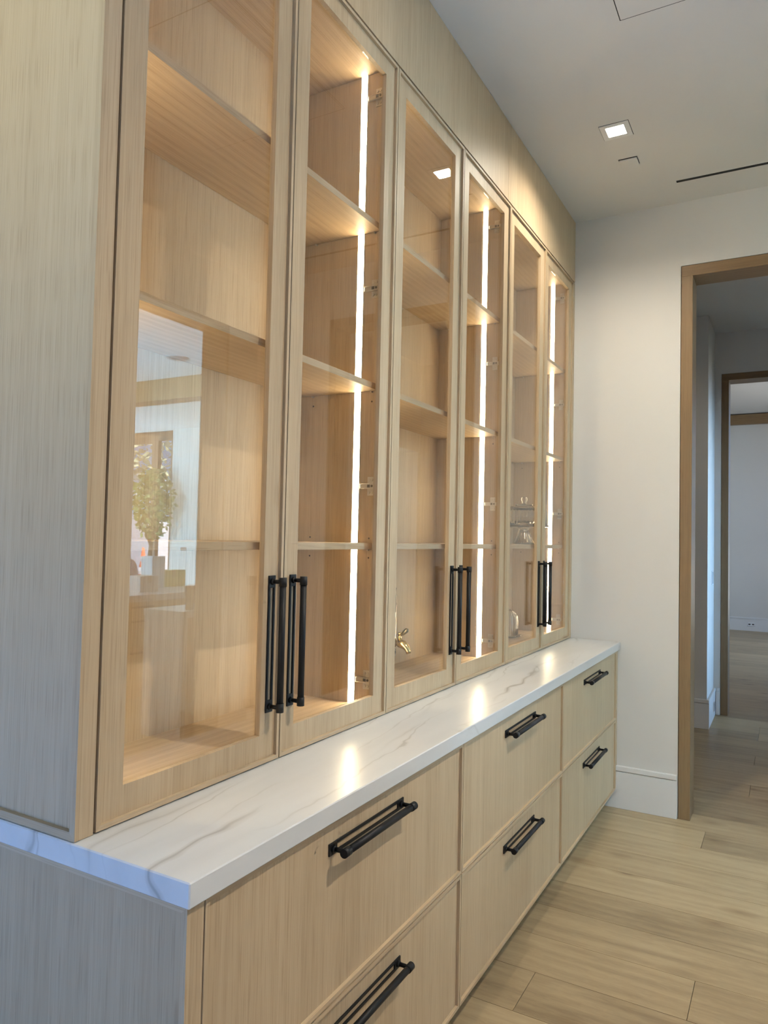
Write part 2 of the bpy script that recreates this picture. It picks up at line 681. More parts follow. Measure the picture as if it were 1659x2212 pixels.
DO0, DO1, DZ = 0.583, 1.685, 2.998          # doorway rough opening in the far wall
XN = -1.80            # the room is wider before the cabinets begin
wall_with_hole('wall_left', 'x', WALLX - 0.15, WALLX, 0.04, L + 0.175, 0, ZC, [])
wall_with_hole('wall_left_near', 'x', XN - 0.15, XN, -2.35, 0.19, 0, ZC, [])
wall_with_hole('wall_return', 'y', 0.04, 0.19, XN, WALLX - 0.15, 0, ZC, [])
wall_with_hole('wall_far', 'y', L, L + 0.175, WALLX, WR + 0.0, 0, ZC, [(DO0, DO1, 0, DZ)])
OP0, OP1, OPZ = 2.02, 3.03, 2.955           # cased opening to the kitchen
wall_with_hole('wall_right', 'x', WR, WRB, -2.2, L + 0.175, 0, ZC, [(OP0, OP1, 0, OPZ)])
bm = new_bm()      # wall behind the camera: low and high window, low hole added for ceiling fill
for (a, b, c, d) in ((XN, WRB, 0, 0.1), (XN, WRB, 1.14, 2.05), (XN, WRB, 3.05, ZC), (XN, -1.70, 0.1, 1.14), (-0.06, 0.86, 0.1, 1.14), (1.94, WRB, 0.1, 1.14),
                     (XN, -1.62, 2.05, 3.05), (-0.08, WRB, 2.05, 3.05)):
    add_box(bm, a, b, -2.35, -2.2, c, d)
struct(finish('wall_near', bm, 'wall_paint'))
bm = new_bm()
add_box(bm, WALLX - 0.15, WRB, -2.35, L + 0.175, ZC, ZC + 0.12)
add_box(bm, XN - 0.15, WALLX - 0.15, -2.35, 0.19, ZC, ZC + 0.12)
struct(finish('ceiling', bm, 'ceiling_paint'), 'smooth off-white ceiling of the hall')


def casing(name, axis, d0, d1, a, b, ztop, face, label, mats):
    """wooden lining of a doorway: two jambs and a head, each a part"""
    root = struct(empty(name, ((a + b) / 2, (d0 + d1) / 2, 0) if axis == 'y' else ((d0 + d1) / 2, (a + b) / 2, 0)), label)

    def bx(nm, u0, u1, z0, z1, mat):
        bm = new_bm()
        if axis == 'y':
            add_box(bm, u0, u1, d0, d1, z0, z1, 0.0015)
        else:
            add_box(bm, d0, d1, u0, u1, z0, z1, 0.0015)
        finish(nm, bm, mat, root)
    g = 0.003
    bx('jamb', a + g, a + face, 0.0, ztop - face, mats[0])
    bx('jamb', b - face, b - g, 0.0, ztop - face, mats[0])
    bx('head', a + g, b - g, ztop - face, ztop - g, mats[1])
    return root


casing('door_1', 'y', L - 0.003, L + 0.178, DO0, DO1, DZ, 0.0615, 'tall oak-lined doorway beside the cabinets', ('oak_casing', 'oak_casing_x'))
casing('door_3', 'x', WR - 0.003, WRB + 0.003, OP0, OP1, OPZ, 0.025, 'wide oak-lined opening to the kitchen, mirrored in the glass', ('oak_casing', 'oak_casing_y'))


def baseboard(name, axis, face, sgn, u0, u1):
    """painted board with a separate cap above a fine groove"""
    root = struct(empty(name, (face, (u0 + u1) / 2, 0) if axis == 'x' else ((u0 + u1) / 2, face, 0)))

    def bx(nm, t, z0, z1, bev):
        bm = new_bm()
        lo, hi = sorted((face, face + sgn * t))
        if axis == 'x':
            add_box(bm, lo, hi, u0, u1, z0, z1, bev)
        else:
            add_box(bm, u0, u1, lo, hi, z0, z1, bev)
        finish(nm, bm, 'trim_paint', root)
    bx('board', 0.017, 0.0, 0.200, 0.001)
    bx('cap', 0.020, 0.2035, 0.232, 0.003)
    bx('groove_back', 0.012, 0.1995, 0.204, 0)


baseboard('baseboard_far', 'y', L, -1, 0.205, DO0 - 0.002)
baseboard('baseboard_far_right', 'y', L, -1, DO1 + 0.002, WR)

# ------------------------------------------------------------------ setting: corridor behind the doorway and the far room
YB = 6.10
YK = 8.63                    # kitchen end wall
PX, PY = 0.530, 5.515        # corner of the pier
bm = new_bm()
add_box(bm, -1.0, PX, PY, YB, 0, ZC)
struct(finish('wall_pier', bm, 'wall_paint'), 'white pier beyond the doorway, its side lit blue')
baseboard('baseboard_pier', 'y', PY, -1, -1.0, PX + 0.019)
baseboard('baseboard_pier_side', 'x', PX, 1, PY, YB - 0.018)
wall_with_hole('wall_corridor_end', 'y', YB, YB + 0.19, -1.5, WR, 0, ZC, [(0.583, 1.685, 0, 2.978)])
baseboard('baseboard_corridor_end', 'y', YB, -1, PX + 0.021, 0.581)
casing('door_2', 'y', YB - 0.003, YB + 0.193, 0.583, 1.685, 2.978, 0.060, 'second oak-lined doorway at the end of the corridor', ('oak_casing', 'oak_casing_x'))
wall_with_hole('wall_corridor_left', 'x', -1.15, -1.0, L + 0.175, PY + 0.1, 0, ZC, [])
wall_with_hole('wall_corridor_right', 'x', WR, WRB, L + 0.175, YK + 0.2, 0, ZC, [(5.50, 6.05, 0.0, 2.4)])
wall_with_hole('wall_corridor_corner', 'y', L + 0.06, L + 0.175, -1.15, WALLX - 0.15, 0, ZC, [])
wall_with_hole('lamp_shroud_near', 'y', 5.40, 5.50, WRB, 3.2, 0, 2.5, [])  # added side wall, keeps the corridor lamp out of the door glass
wall_with_hole('lamp_shroud_far', 'y', 6.05, 6.15, WRB, 3.2, 0, 2.5, [])  # added opposite side, screens the corridor lamp from mirrored view
struct(box('lamp_shroud_top', WRB, 3.2, 5.40, 6.15, 2.4, 2.5, 'ceiling_paint'))  # added lid over the screened corridor lamp
struct(box('ceiling_corridor', -1.15, WRB, L + 0.175, YB + 0.19, ZC - 0.012, ZC + 0.12, 'ceiling_paint'))
ZF = 3.787
wall_with_hole('wall_far_room_end', 'y', 13.3, 13.45, -1.5, 2.7, 0, ZF + 0.1, [])
wall_with_hole('wall_far_room_left', 'x', -1.5, -1.35, YB + 0.19, 13.45, 0, ZF + 0.1, [])
wall_with_hole('wall_far_room_right', 'x', 2.5, 2.56, YK + 0.2, 13.3, 0, ZF + 0.1, [(8.95, 12.3, 0.4, 3.5)])
wall_with_hole('wall_far_room_upper', 'x', WR, WRB, YB + 0.19, YK + 0.2, ZC, ZF + 0.1, [])
wall_with_hole('wall_far_room_near', 'y', YB + 0.19, YB + 0.21, -1.5, WR, ZC, ZF + 0.1, [])
struct(box('ceiling_far_room', -1.5, 2.56, YB + 0.19, 13.45, ZF, ZF + 0.12, 'ceiling_paint'))
tm = struct(box('trim_1', -1.35, 2.5, 13.2, 13.3, 3.60, 3.772, 'oak_casing_x'), 'oak crown beam along the far room end wall')
baseboard('baseboard_far_room', 'y', 13.3, -1, -1.35, 2.5)


def wall_plate(name, label, cat, axis, face, sgn, uc, zc, w, h, recess, slots, group=None):
    """cover plate with two sockets or a rocker"""
    r = tag(empty(name, (face, uc, zc) if axis == 'x' else (uc, face, zc)), label, cat, group)

    def bx(nm, t0, t1, u0, u1, z0, z1, mat, bev=0.0):
        bm = new_bm()
        lo, hi = sorted((face + sgn * t0, face + sgn * t1))
        if axis == 'x':
            add_box(bm, lo, hi, u0, u1, z0, z1, bev)
        else:
            add_box(bm, u0, u1, lo, hi, z0, z1, bev)
        return finish(nm, bm, mat, r)
    bx('cover_plate', 0.0, 0.005, uc - w / 2, uc + w / 2, zc - h / 2, zc + h / 2, 'white_plastic', 0.0015)
    for (u, z, a, b) in slots:
        bx(recess, 0.005, 0.0065, uc + u - a / 2, uc + u + a / 2, zc + z - b / 2, zc + z + b / 2, 'nickel_dark' if recess != 'rocker' else 'speaker_grille')


wall_plate('wall_switch', 'narrow switch plate on the blue-lit side of the pier', 'switch', 'x', PX, 1, 5.93, 1.19, 0.085, 0.12, 'rocker', [(0, 0, 0.05, 0.10)])
wall_plate('pier_outlet', 'socket plate in the baseboard on the side of the pier', 'outlet', 'x', PX + 0.017, 1, 5.90, 0.10, 0.075, 0.075, 'socket', [(0, 0, 0.035, 0.065)])
wall_plate('baseboard_outlet', 'small white socket plate in the far room baseboard', 'outlet', 'y', 13.282, -1, 0.535, 0.115, 0.12, 0.07, 'socket', [(-0.028, 0, 0.032, 0.02), (0.028, 0, 0.032, 0.02)])

# ------------------------------------------------------------------ ceiling fittings
def downlight(y, label, x=0.41, power=34, tilt=(0, 0)):
    group = 'square ceiling downlights'
    r = tag(empty('ceiling_downlight', (x, y, ZC)), label, 'downlight', group)
    s, q = 0.0640, 0.040
    bm = new_bm()
    for (a, b, c, d) in ((-s, s, -s, -q), (-s, s, q, s), (-s, -q, -q, q), (q, s, -q, q)):
        add_box(bm, x + a, x + b, y + c, y + d, ZC - 0.003, ZC + 0.0)
    finish('trim_plate', bm, 'trim_paint', r)
    bm = new_bm()
    for (a, b, c, d) in ((-s - .0018, s + .0018, -s - .0018, -s), (-s - .0018, s + .0018, s, s + .0018), (-s - .0018, -s, -s, s), (s, s + .0018, -s, s)):
        add_box(bm, x + a, x + b, y + c, y + d, ZC - 0.0008, ZC)
    finish('shadow_gap', bm, 'gap_dark', r)
    ln = box('lens', x - q, x + q, y - q, y + q, ZC - 0.0022, ZC - 0.0006, 'white_plastic', r)
    ln.data.materials.append(MATS['downlight_lens'])
    for f in ln.data.polygons:
        if f.normal.z < -0.9:
            f.material_index = 1
    d = bpy.data.lights.new('downlight_beam', 'SPOT')
    d.energy = power
    d.color = (1.0, 0.915, 0.78)
    d.spot_size = math.radians(152)
    d.spot_blend = 0.85
    d.shadow_soft_size = 0.014
    o = bpy.data.objects.new('downlight_beam', d)
    COL.objects.link(o)
    o.parent = r
    o.location = (0, 0, -0.009)
    o.rotation_euler = (math.radians(tilt[0]), math.radians(tilt[1]), 0)
    return r


downlight(2.465, 'square lit downlight in the hall ceiling in front of the cabinets', power=68, tilt=(0, 2))
downlight(0.70, 'square lit downlight in the hall ceiling above the near end of the counter', power=5)
downlight(0.70, 'added unseen square downlight along the opposite wall, brightening the drawer fronts', 1.90, 235)  # added fill lamp out of view, brightens drawer fronts and fascia
downlight(4.60, 'added unseen square downlight in the corridor ceiling, warming the pier', 1.5, 120)  # added lamp out of view, warms the corridor pier and floor

cp = tag(empty('sensor_plate', (0.41, 2.772, ZC)), 'small square white cover plate next to the lit downlight', 'cover plate')
box('shadow_gap', 0.366, 0.455, 2.733, 2.811, ZC - 0.0010, ZC, 'gap_dark', cp)
box('plate', 0.3685, 0.4525, 2.7385, 2.8110, ZC - 0.009, ZC - 0.0011, 'ceiling_paint', cp, 0.001)

ap = tag(empty('ceiling_access_panel', (0.955, 1.375, ZC)), 'large flush square access panel outlined in the ceiling', 'access panel')
bm = new_bm()
ax0, ax1, ay0, ay1, gw = 0.567, 1.342, 0.985, 1.753, 0.0035
for (a, b, c, d) in ((ax0, ax1, ay0, ay0 + gw), (ax0, ax1, ay1 - gw, ay1), (ax0, ax0 + gw, ay0, ay1), (ax1 - gw, ax1, ay0, ay1)):
    add_box(bm, a, b, c, d, ZC - 0.0006, ZC)
finish('shadow_gap', bm, 'gap_dark', ap)
box('panel', ax0 + gw, ax1 - gw, ay0 + gw, ay1 - gw, ZC - 0.0012, ZC, 'ceiling_paint', ap)

sd = tag(empty('slot_diffuser', (1.2, 3.087, ZC)), 'long thin black air slot in the ceiling near the far wall', 'air vent')
box('slot', 0.590, 1.80, 3.0755, 3.0995, ZC - 0.0012, ZC, 'slot_black', sd)
bm = new_bm()
for (c, d) in ((3.0730, 3.0755), (3.0995, 3.1020)):
    add_box(bm, 0.587, 1.803, c, d, ZC - 0.0015, ZC)
finish('slot_rim', bm, 'ceiling_paint', sd)

# ------------------------------------------------------------------ cabinets: shared pieces
def frame_strips(parent, name, plane, face0, face1, u0, u1, v0, v1, w, mats):
    """four mitred edge strips round a rectangle; plane 'x' (u=Y,v=Z) or 'y' (u=X,v=Z)"""
    ax = 0 if plane == 'x' else 1
    quads = [([(u0, v0), (u1, v0), (u1 - w, v0 + w), (u0 + w, v0 + w)], mats[1]),
             ([(u0, v1), (u1, v1), (u1 - w, v1 - w), (u0 + w, v1 - w)], mats[1]),
             ([(u0, v0), (u0 + w, v0 + w), (u0 + w, v1 - w), (u0, v1)], mats[0]),
             ([(u1, v0), (u1 - w, v0 + w), (u1 - w, v1 - w), (u1, v1)], mats[0])]
    for pts, m in quads:
        bm = new_bm()
        add_prism(bm, pts, face0, face1, ax)
        finish(name, bm, m, parent)


def pull(parent, axis, x, yc, zc, length, name='handle'):
    """black bar pull: slotted back plate, two posts and a round bar with end collars"""
    h = length / 2
    w = 0.0128
    bm = new_bm()

    def bx(a0, a1, b0, b1, x0, x1, bev=0.0006):
        if axis == 'z':
            add_box(bm, x0, x1, yc + b0, yc + b1, zc + a0, zc + a1, bev)
        else:
            add_box(bm, x0, x1, yc + a0, yc + a1, zc + b0, zc + b1, bev)
    t = 0.004
    for s in (-1, 1):
        lo, hi = sorted((s * h, s * (h - 0.030)))
        bx(lo, hi, -w, w, x, x + t)
        b0, b1 = sorted((s * w, s * (w - 0.0065)))
        bx(-h + 0.030, h - 0.030, b0, b1, x, x + t)
    plate = finish(name, bm, 'matte_black', parent)

    def P(a, xx):
        return (xx, yc, zc + a) if axis == 'z' else (xx, yc + a, zc)
    bm = new_bm()
    xb = x + 0.036
    for s in (-1, 1):
        add_tube(bm, P(s * (h - 0.0145), x + t), P(s * (h - 0.0145), x + 0.010), 0.0085, 0.0062, 14)
        add_tube(bm, P(s * (h - 0.0145), x + 0.010), P(s * (h - 0.0145), xb), 0.0052, None, 12)
        add_tube(bm, P(s * (h - 0.004), xb), P(s * (h - 0.0255), xb), 0.0096, None, 16)
    add_tube(bm, P(-h + 0.02, xb), P(h - 0.02, xb), 0.0082, None, 16)
    me_o = finish('tmp', bm, 'matte_black')
    # join the bar and posts into the handle mesh
    b2 = bmesh.new()
    b2.from_mesh(plate.data)
    off = ORG[me_o] - ORG[plate]
    tmp = bmesh.new()
    tmp.from_mesh(me_o.data)
    for v in tmp.verts:
        v.co += off
    merge(b2, tmp)
    b2.to_mesh(plate.data)
    b2.free()
    md = me_o.data
    bpy.data.objects.remove(me_o)
    bpy.data.meshes.remove(md)
    return plate


def make_hinge(parent, y, z, s):
    """nickel cup hinge: arm and cross mounting plate on the side wall (s = -1: on a wall facing -Y)"""
    bm = new_bm()
    b2 = bmesh.new()

    def bx(x0, x1, t0, t1, z0, z1, bev=0.0006):
        lo, hi = sorted((y + s * t0, y + s * t1))
        add_box(bm, x0, x1, lo, hi, z + z0, z + z1, bev)
    bx(-0.073, -0.049, 0.0, 0.0022, -0.030, -0.0085, 0.0008)
    bx(-0.073, -0.049, 0.0, 0.0022, 0.0085, 0.030, 0.0008)
    bx(-0.075, -0.047, 0.0, 0.0020, -0.0085, 0.0085)
    bx(-0.097, -0.040, 0.0030, 0.0100, -0.0078, 0.0078, 0.0012)
    bx(-0.097, -0.044, 0.0100, 0.0112, -0.0078, -0.0058, 0.0003)
    bx(-0.097, -0.044, 0.0100, 0.0112, 0.0058, 0.0078, 0.0003)
    for zz in (-0.020, 0.020):
        for xx in (-0.0655, -0.0555):
            add_tube(bm, (xx, y + s * 0.0022, z + zz), (xx, y + s * 0.0042, z + zz), 0.0042, 0.0034, 10)
    b2.free()
    h = finish('hinge', bm, 'nickel', parent)
    bm = new_bm()
    lo, hi = sorted((y + s * 0.0100, y + s * 0.0113))
    add_box(bm, -0.068, -0.059, lo, hi, z - 0.0045, z + 0.0045)
    add_tube(bm, (-0.052, y + s * 0.0100, z), (-0.052, y + s * 0.0114, z), 0.0038, None, 10)
    finish('hinge_screw', bm, 'nickel_dark', h)
    return h


HZ = [1.018, 1.630, 2.267, 2.897]
FWD = 0.066         # width of the door frame members


def make_door(parent, y0, y1, hinge_left):
    g = 0.0019
    a, b, z0, z1 = y0 + g, y1 - g, H + 0.003, ZD
    bm = new_bm()
    XA, XB = -0.024, -0.0085
    lw = 0.0095
    add_box(bm, XA, XB, a + lw, a + FWD, z0 + lw, z1 - lw)
    add_box(bm, XA, XB, b - FWD, b - lw, z0 + lw, z1 - lw)
    add_box(bm, XA, XB, a + FWD, b - FWD, z0 + lw, z0 + FWD)
    add_box(bm, XA, XB, a + FWD, b - FWD, z1 - FWD + 0.006, z1 - lw)
    d = finish('door', bm, 'oak_vertical', parent)
    frame_strips(d, 'edge_strip', 'x', XA, 0.0, a, b, z0, z1, lw, ('oak_vertical', 'oak_along_y'))
    box('glass_pane', -0.0230, -0.0190, a + FWD + 0.0003, b - FWD - 0.0003, z0 + FWD + 0.0003, z1 - FWD + 0.0057, 'door_glass', d)
    yc = b - 0.036 if hinge_left else a + 0.046
    pull(d, 'z', XB, yc, 1.2010, 0.333)
    return d


def make_cabinet(i, label):
    y0, y1 = D[2 * i], D[2 * i + 2]
    r = tag(empty('display_cabinet', (-0.18, (y0 + y1) / 2, H)), label, 'cabinet', 'glazed display cabinets on the counter')
    xb, xf = -0.342, -0.0265
    st = 0.018
    a, b = y0 + 0.001, y1 - 0.001
    zb, zt = H + 0.0015, ZD + 0.005
    zi0, zi1 = 0.940, 2.981
    box('side_panel', xb - 0.012, xf, a, a + st, zb, zt, 'oak_vertical', r)
    box('side_panel', xb - 0.012, xf, b - st, b, zb, zt, 'oak_vertical', r)
    box('back_panel', xb - 0.012, xb, a + st, b - st, zb, zt, 'oak_vertical', r)
    box('bottom_panel', xb, xf, a + st, b - st, zb, zi0, 'oak_along_y', r)
    box('top_panel', xb, xf, a + st, b - st, zi1, zt, 'oak_along_y', r)
    edges = [zi0]
    for z in ZS:
        s = box('shelf', xb + 0.001, -0.042, a + st + 0.001, b - st - 0.001, z - 0.0195, z, 'oak_along_y', r, 0.0006)
        bm = new_bm()
        for yy, q in ((a + st, 1), (b - st, -1)):
            for xx in (-0.064, -0.291):
                add_tube(bm, (xx, yy, z - 0.0225), (xx, yy + q * 0.010, z - 0.0225), 0.0026, None, 8)
        finish('shelf_pin', bm, 'nickel', s)['kind'] = 'stuff'
    # LED profiles let into both side walls, one length per bay
    segs = []
    prev = zi0
    for z in ZS:
        segs.append((prev, z - 0.0195))
        prev = z
    segs.append((prev, zi1))
    for (u, q) in ((a + st, 1), (b - st, -1)):
        for (p0, p1) in segs:
            lo, hi = sorted((u, u + q * 0.0045))
            ls = box('led_strip', -0.1265, -0.1035, lo, hi, p0 + 0.001, p1 - 0.001, 'white_plastic', r)
            ls.data.materials.append(MATS['led_diffuser'])
            for f in ls.data.polygons:                       # only the front of the profile glows
                if f.normal.y * q > 0.9:
                    f.material_index = 1
    # peg holes
    bm = new_bm()
    for yy, q in ((a + st, 1), (b - st, -1)):
        for xx in (-0.064, -0.291):
            for zz in (1.902, 1.464, 1.402):
                add_tube(bm, (xx, yy, zz), (xx, yy + q * 0.0004, zz), 0.0030, None, 8)
    finish('peg_holes', bm, 'gap_dark', r)['kind'] = 'stuff'
    for z in HZ:
        make_hinge(r, b - st, z, -1)
        make_hinge(r, a + st, z, 1)
    make_door(r, D[2 * i], D[2 * i + 1], True)
    make_door(r, D[2 * i + 1], D[2 * i + 2], False)
    return r


make_cabinet(0, 'empty oak glazed cabinet at the near end, kitchen mirrored in its first door')
make_cabinet(1, 'middle oak glazed cabinet with a brass-tapped glass dispenser inside')
make_cabinet(2, 'oak glazed cabinet at the far end holding glass cake domes')

# end panels with slim raised edges
r = tag(empty('upper_end_panel', (-0.18, 0.02, H)), 'tall oak end panel standing on the near end of the counter', 'panel')
box('panel', WALLX + 0.001, -0.0005, 0.009, 0.0395, H + 0.001, ZC - 0.002, 'oak_vertical', r)
frame_strips(r, 'edge_strip', 'y', 0.0, 0.009, WALLX + 0.001, -0.0005, H + 0.001, ZC - 0.002, 0.0150, ('oak_vertical', 'oak_along_x'))
r = tag(box('filler_strip', -0.024, 0.0, D[6] + 0.002, L - 0.0005, H + 0.001, ZD, 'oak_vertical'), 'narrow oak filler strip between the last glass door and the wall', 'filler')
for (a, b, lab) in ((0.0405, 2.181, 'long oak fascia panel above the near glass doors'), (2.1825, L - 0.0005, 'shorter oak fascia panel above the far glass doors')):
    tag(box('fascia_panel', -0.022, 0.0, a, b, ZD + 0.0075, ZC - 0.0015, 'oak_vertical'), lab, 'fascia', 'fascia panels above the doors')

# counter
bm = new_bm()
add_box(bm, WALLX + 0.001, XC, -0.0045, L - 0.001, H - CT, H, 0.0022)
ct = tag(finish('countertop', bm, 'quartzite', None, (0, 0, H)), 'veined pale quartzite countertop running under the glass cabinets', 'countertop')

# drawer units
def make_drawers(i, label):
    y0, y1 = CC[i], CC[i + 1]
    r = tag(empty('drawer_cabinet', (0, (y0 + y1) / 2, 0.105)), label, 'cabinet', 'oak drawer cabinets under the counter')
    box('body', WALLX + 0.002, XF - 0.0245, y0 + 0.0005, y1 - 0.0005, 0.113, H - CT - 0.001, 'oak_vertical', r)
    yc = (y0 + y1) / 2 + 0.004
    for (z0, z1, hz) in ((0.4925, H - CT - 0.004, 0.808), (0.1090, 0.4890, 0.421)):
        a, b = y0 + 0.0016, y1 - 0.0016
        lw = 0.0095
        bm = new_bm()
        add_box(bm, XF - 0.024, XF - 0.0085, a + lw, b - lw, z0 + lw, z1 - lw)
        d = finish('drawer', bm, 'oak_vertical', r)
        frame_strips(d, 'edge_strip', 'x', XF - 0.024, XF, a, b, z0, z1, lw, ('oak_vertical', 'oak_along_y'))
        pull(d, 'y', XF - 0.0085, yc, hz, 0.335)
    return r


make_drawers(0, 'oak two-drawer cabinet under the near end of the counter')
make_drawers(1, 'oak two-drawer cabinet in the middle of the counter run')
make_drawers(2, 'oak two-drawer cabinet under the far end of the counter by the wall')
r = tag(empty('lower_end_panel', (-0.04, 0.02, 0.0)), 'oak end panel under the near end of the countertop, lit blue', 'panel')
box('panel', WALLX + 0.001, XF - 0.0005, 0.012, 0.0415, 0.0, H - CT - 0.0005, 'oak_vertical', r)
frame_strips(r, 'edge_strip', 'y', 0.003, 0.012, WALLX + 0.001, XF - 0.0005, 0.0, H - CT - 0.0005, 0.012, ('oak_vertical', 'oak_along_x'))
tag(box('lower_filler', XF - 0.022, XF - 0.004, CC[3] + 0.002, L - 0.0005, 0.109, H - CT - 0.001, 'oak_vertical'), 'narrow oak filler between the last drawers and the wall', 'filler')
tag(box('toe_kick', 0.180, 0.196, 0.042, L - 0.018, 0.0, 0.112, 'oak_along_y'), 'recessed oak toe kick below the drawer cabinets', 'toe kick')

# ------------------------------------------------------------------ glassware inside the cabinets
def cake_stand(c, label):
    """glass pedestal cake stand with a ribbed domed cover"""
    r = tag(empty('cake_stand', c), label, 'cake stand')
    R = 0.140
    bm = new_bm()
    prof = [(0.058, 0.0), (0.060, 0.004), (0.052, 0.014, 1), (0.042, 0.034, 1), (0.034, 0.058, 1), (0.029, 0.078, 1), (0.026, 0.086),
            (0.034, 0.088), (0.120, 0.094), (R, 0.100), (R, 0.106), (0.125, 0.105), (0.0008, 0.098), (0.0008, 0.086), (0.020, 0.078), (0.026, 0.055), (0.046, 0.004)]
    add_lathe(bm, c, prof, 144, 24, 0.035, True)
    finish('pedestal_plate', bm, 'ware_glass', r)
    bm = new_bm()
    prof = [(0.126, 0.107), (0.129, 0.108, 1), (0.129, 0.160, 1), (0.128, 0.180, 1), (0.122, 0.196, 1), (0.108, 0.206), (0.060, 0.212), (0.046, 0.214),
            (0.046, 0.209), (0.104, 0.202), (0.117, 0.193), (0.1235, 0.178), (0.1245, 0.150), (0.1245, 0.108)]
    add_lathe(bm, c, prof, 240, 40, 0.010, True)
    d = finish('ribbed_dome', bm, 'ware_glass', r)
    bm = new_bm()
    prof = [(0.048, 0.2145), (0.048, 0.220), (0.014, 0.223), (0.011, 0.230), (0.017, 0.242), (0.0185, 0.252), (0.014, 0.262), (0.004, 0.266)]
    add_lathe(bm, c, prof, 40)
    finish('knob', bm, 'ware_glass', d)
    return r


def cloche(c, label):
    r = tag(empty('butter_dome', c), label, 'glass dome')
    k, q = 0.80, 1.22
    bm = new_bm()
    prof = [(0.0008, 0.0), (0.070, 0.0), (0.100, 0.006), (0.104, 0.011), (0.098, 0.0125), (0.070, 0.008), (0.0008, 0.008)]
    add_lathe(bm, c, [(p[0] * k, p[1]) for p in prof], 64, close=True)
    finish('base_plate', bm, 'ware_glass', r)
    bm = new_bm()
    prof = [(0.080, 0.013), (0.083, 0.014, 1), (0.082, 0.070, 1), (0.076, 0.098, 1), (0.060, 0.116, 1), (0.030, 0.126), (0.006, 0.128),
            (0.006, 0.124), (0.029, 0.122), (0.058, 0.112), (0.073, 0.095), (0.0785, 0.070), (0.0795, 0.014)]
    add_lathe(bm, c, [(p[0] * k, 0.013 + (p[1] - 0.013) * q, p[2] if len(p) > 2 else 0) for p in prof], 216, 36, 0.010, True)
    finish('ribbed_dome', bm, 'ware_glass', r)
    return r


cake_stand((-0.188, 3.035, ZS[0] + 0.0005), 'glass pedestal cake stand with ribbed dome on the middle shelf')
cloche((-0.255, 2.955, 0.9405), 'small ribbed glass dome on the floor of the far cabinet')


def dispenser(c, label):
    """footed glass drinks jar with lid; its brass tap points into the room"""
    r = tag(empty('drinks_dispenser', c), label, 'dispenser')
    bm = new_bm()
    prof = [(0.046, 0.0), (0.052, 0.004), (0.050, 0.010), (0.026, 0.024), (0.022, 0.050), (0.040, 0.074), (0.072, 0.084, 1), (0.086, 0.096, 1), (0.087, 0.112, 1), (0.080, 0.126, 1), (0.087, 0.140),
            (0.089, 0.180), (0.089, 0.300), (0.087, 0.312, 1), (0.080, 0.326, 1), (0.086, 0.340, 1), (0.072, 0.356), (0.064, 0.362), (0.066, 0.376),
            (0.061, 0.376), (0.059, 0.360), (0.078, 0.336), (0.075, 0.326), (0.083, 0.308), (0.0845, 0.180), (0.082, 0.140), (0.0008, 0.120), (0.0008, 0.0)]
    add_lathe(bm, c, prof, 80, 20, 0.02, True)
    finish('jar', bm, 'ware_glass', r)
    bm = new_bm()
    prof = [(0.064, 0.3765), (0.070, 0.378), (0.070, 0.385), (0.040, 0.394), (0.012, 0.396), (0.010, 0.404), (0.017, 0.416), (0.012, 0.430), (0.003, 0.434)]
    add_lathe(bm, c, prof, 48)
    finish('lid', bm, 'ware_glass', r)
    x, y, z = c
    zt = z + 0.146
    bm = new_bm()
    add_tube(bm, (x + 0.082, y, zt), (x + 0.094, y, zt), 0.018, 0.016, 18)
    add_path(bm, [(x + 0.092, y, zt), (x + 0.112, y, zt + 0.001), (x + 0.128, y, zt - 0.003), (x + 0.140, y, zt - 0.011), (x + 0.148, y, zt - 0.024), (x + 0.151, y, zt - 0.033)],
             [0.0140, 0.0160, 0.0150, 0.0120, 0.0095, 0.0090], 16)
    add_tube(bm, (x + 0.113, y, zt + 0.010), (x + 0.113, y, zt + 0.032), 0.0080, 0.0070, 14)
    add_tube(bm, (x + 0.113, y, zt + 0.032), (x + 0.113, y, zt + 0.040), 0.0088, 0.0060, 14)
    t = finish('tap', bm, 'brass', r)
    bm = new_bm()
    add_path(bm, [(x + 0.117, y, zt + 0.030), (x + 0.128, y, zt + 0.038), (x + 0.142, y, zt + 0.050), (x + 0.146, y, zt + 0.054)], [0.004, 0.0075, 0.0085, 0.004], 12)
    finish('tap_lever', bm, 'brass_dark', t)
    return r


dispenser((-0.240, 1.460, 0.9405), 'clear glass drinks dispenser with a brass tap, partly behind the door stile')

# ------------------------------------------------------------------ the kitchen beyond the cased opening (seen in the door glass)
wall_with_hole('wall_kitchen_end', 'y', YK, YK + 0.2, WRB, 11.2, 0, ZC, [(8.555, 10.9, 0.05, 3.34)])
wall_with_hole('wall_kitchen_right', 'x', 11.0, 11.2, -2.2, YK + 0.2, 0, ZC, [(5.85, 8.45, 0.15, 3.0)])
wall_with_hole('light_block_kitchen', 'y', 0.95, 1.15, WRB, 4.35, 0, ZC, [])  # added unseen wall, blocks the kitchen lamp from the hall opening
wall_with_hole('wall_kitchen_near', 'y', -2.35, -2.2, WRB, 11.2, 0, ZC, [(3.65, 6.75, 0.2, 3.25)])
struct(box('ceiling_kitchen', WRB, 11.2, -2.35, YK + 0.2, ZC, ZC + 0.12, 'ceiling_paint_lightened'))
struct(box('trim_2', 4.15, 11.0, 5.46, 5.70, 3.095, ZC, 'oak_casing_x'), 'oak ceiling beam across the kitchen, mirrored in the glass')
w = struct(empty('window_1', (9.7, YK, 0.05)), 'tall dark-framed kitchen window, mirrored in the glass')
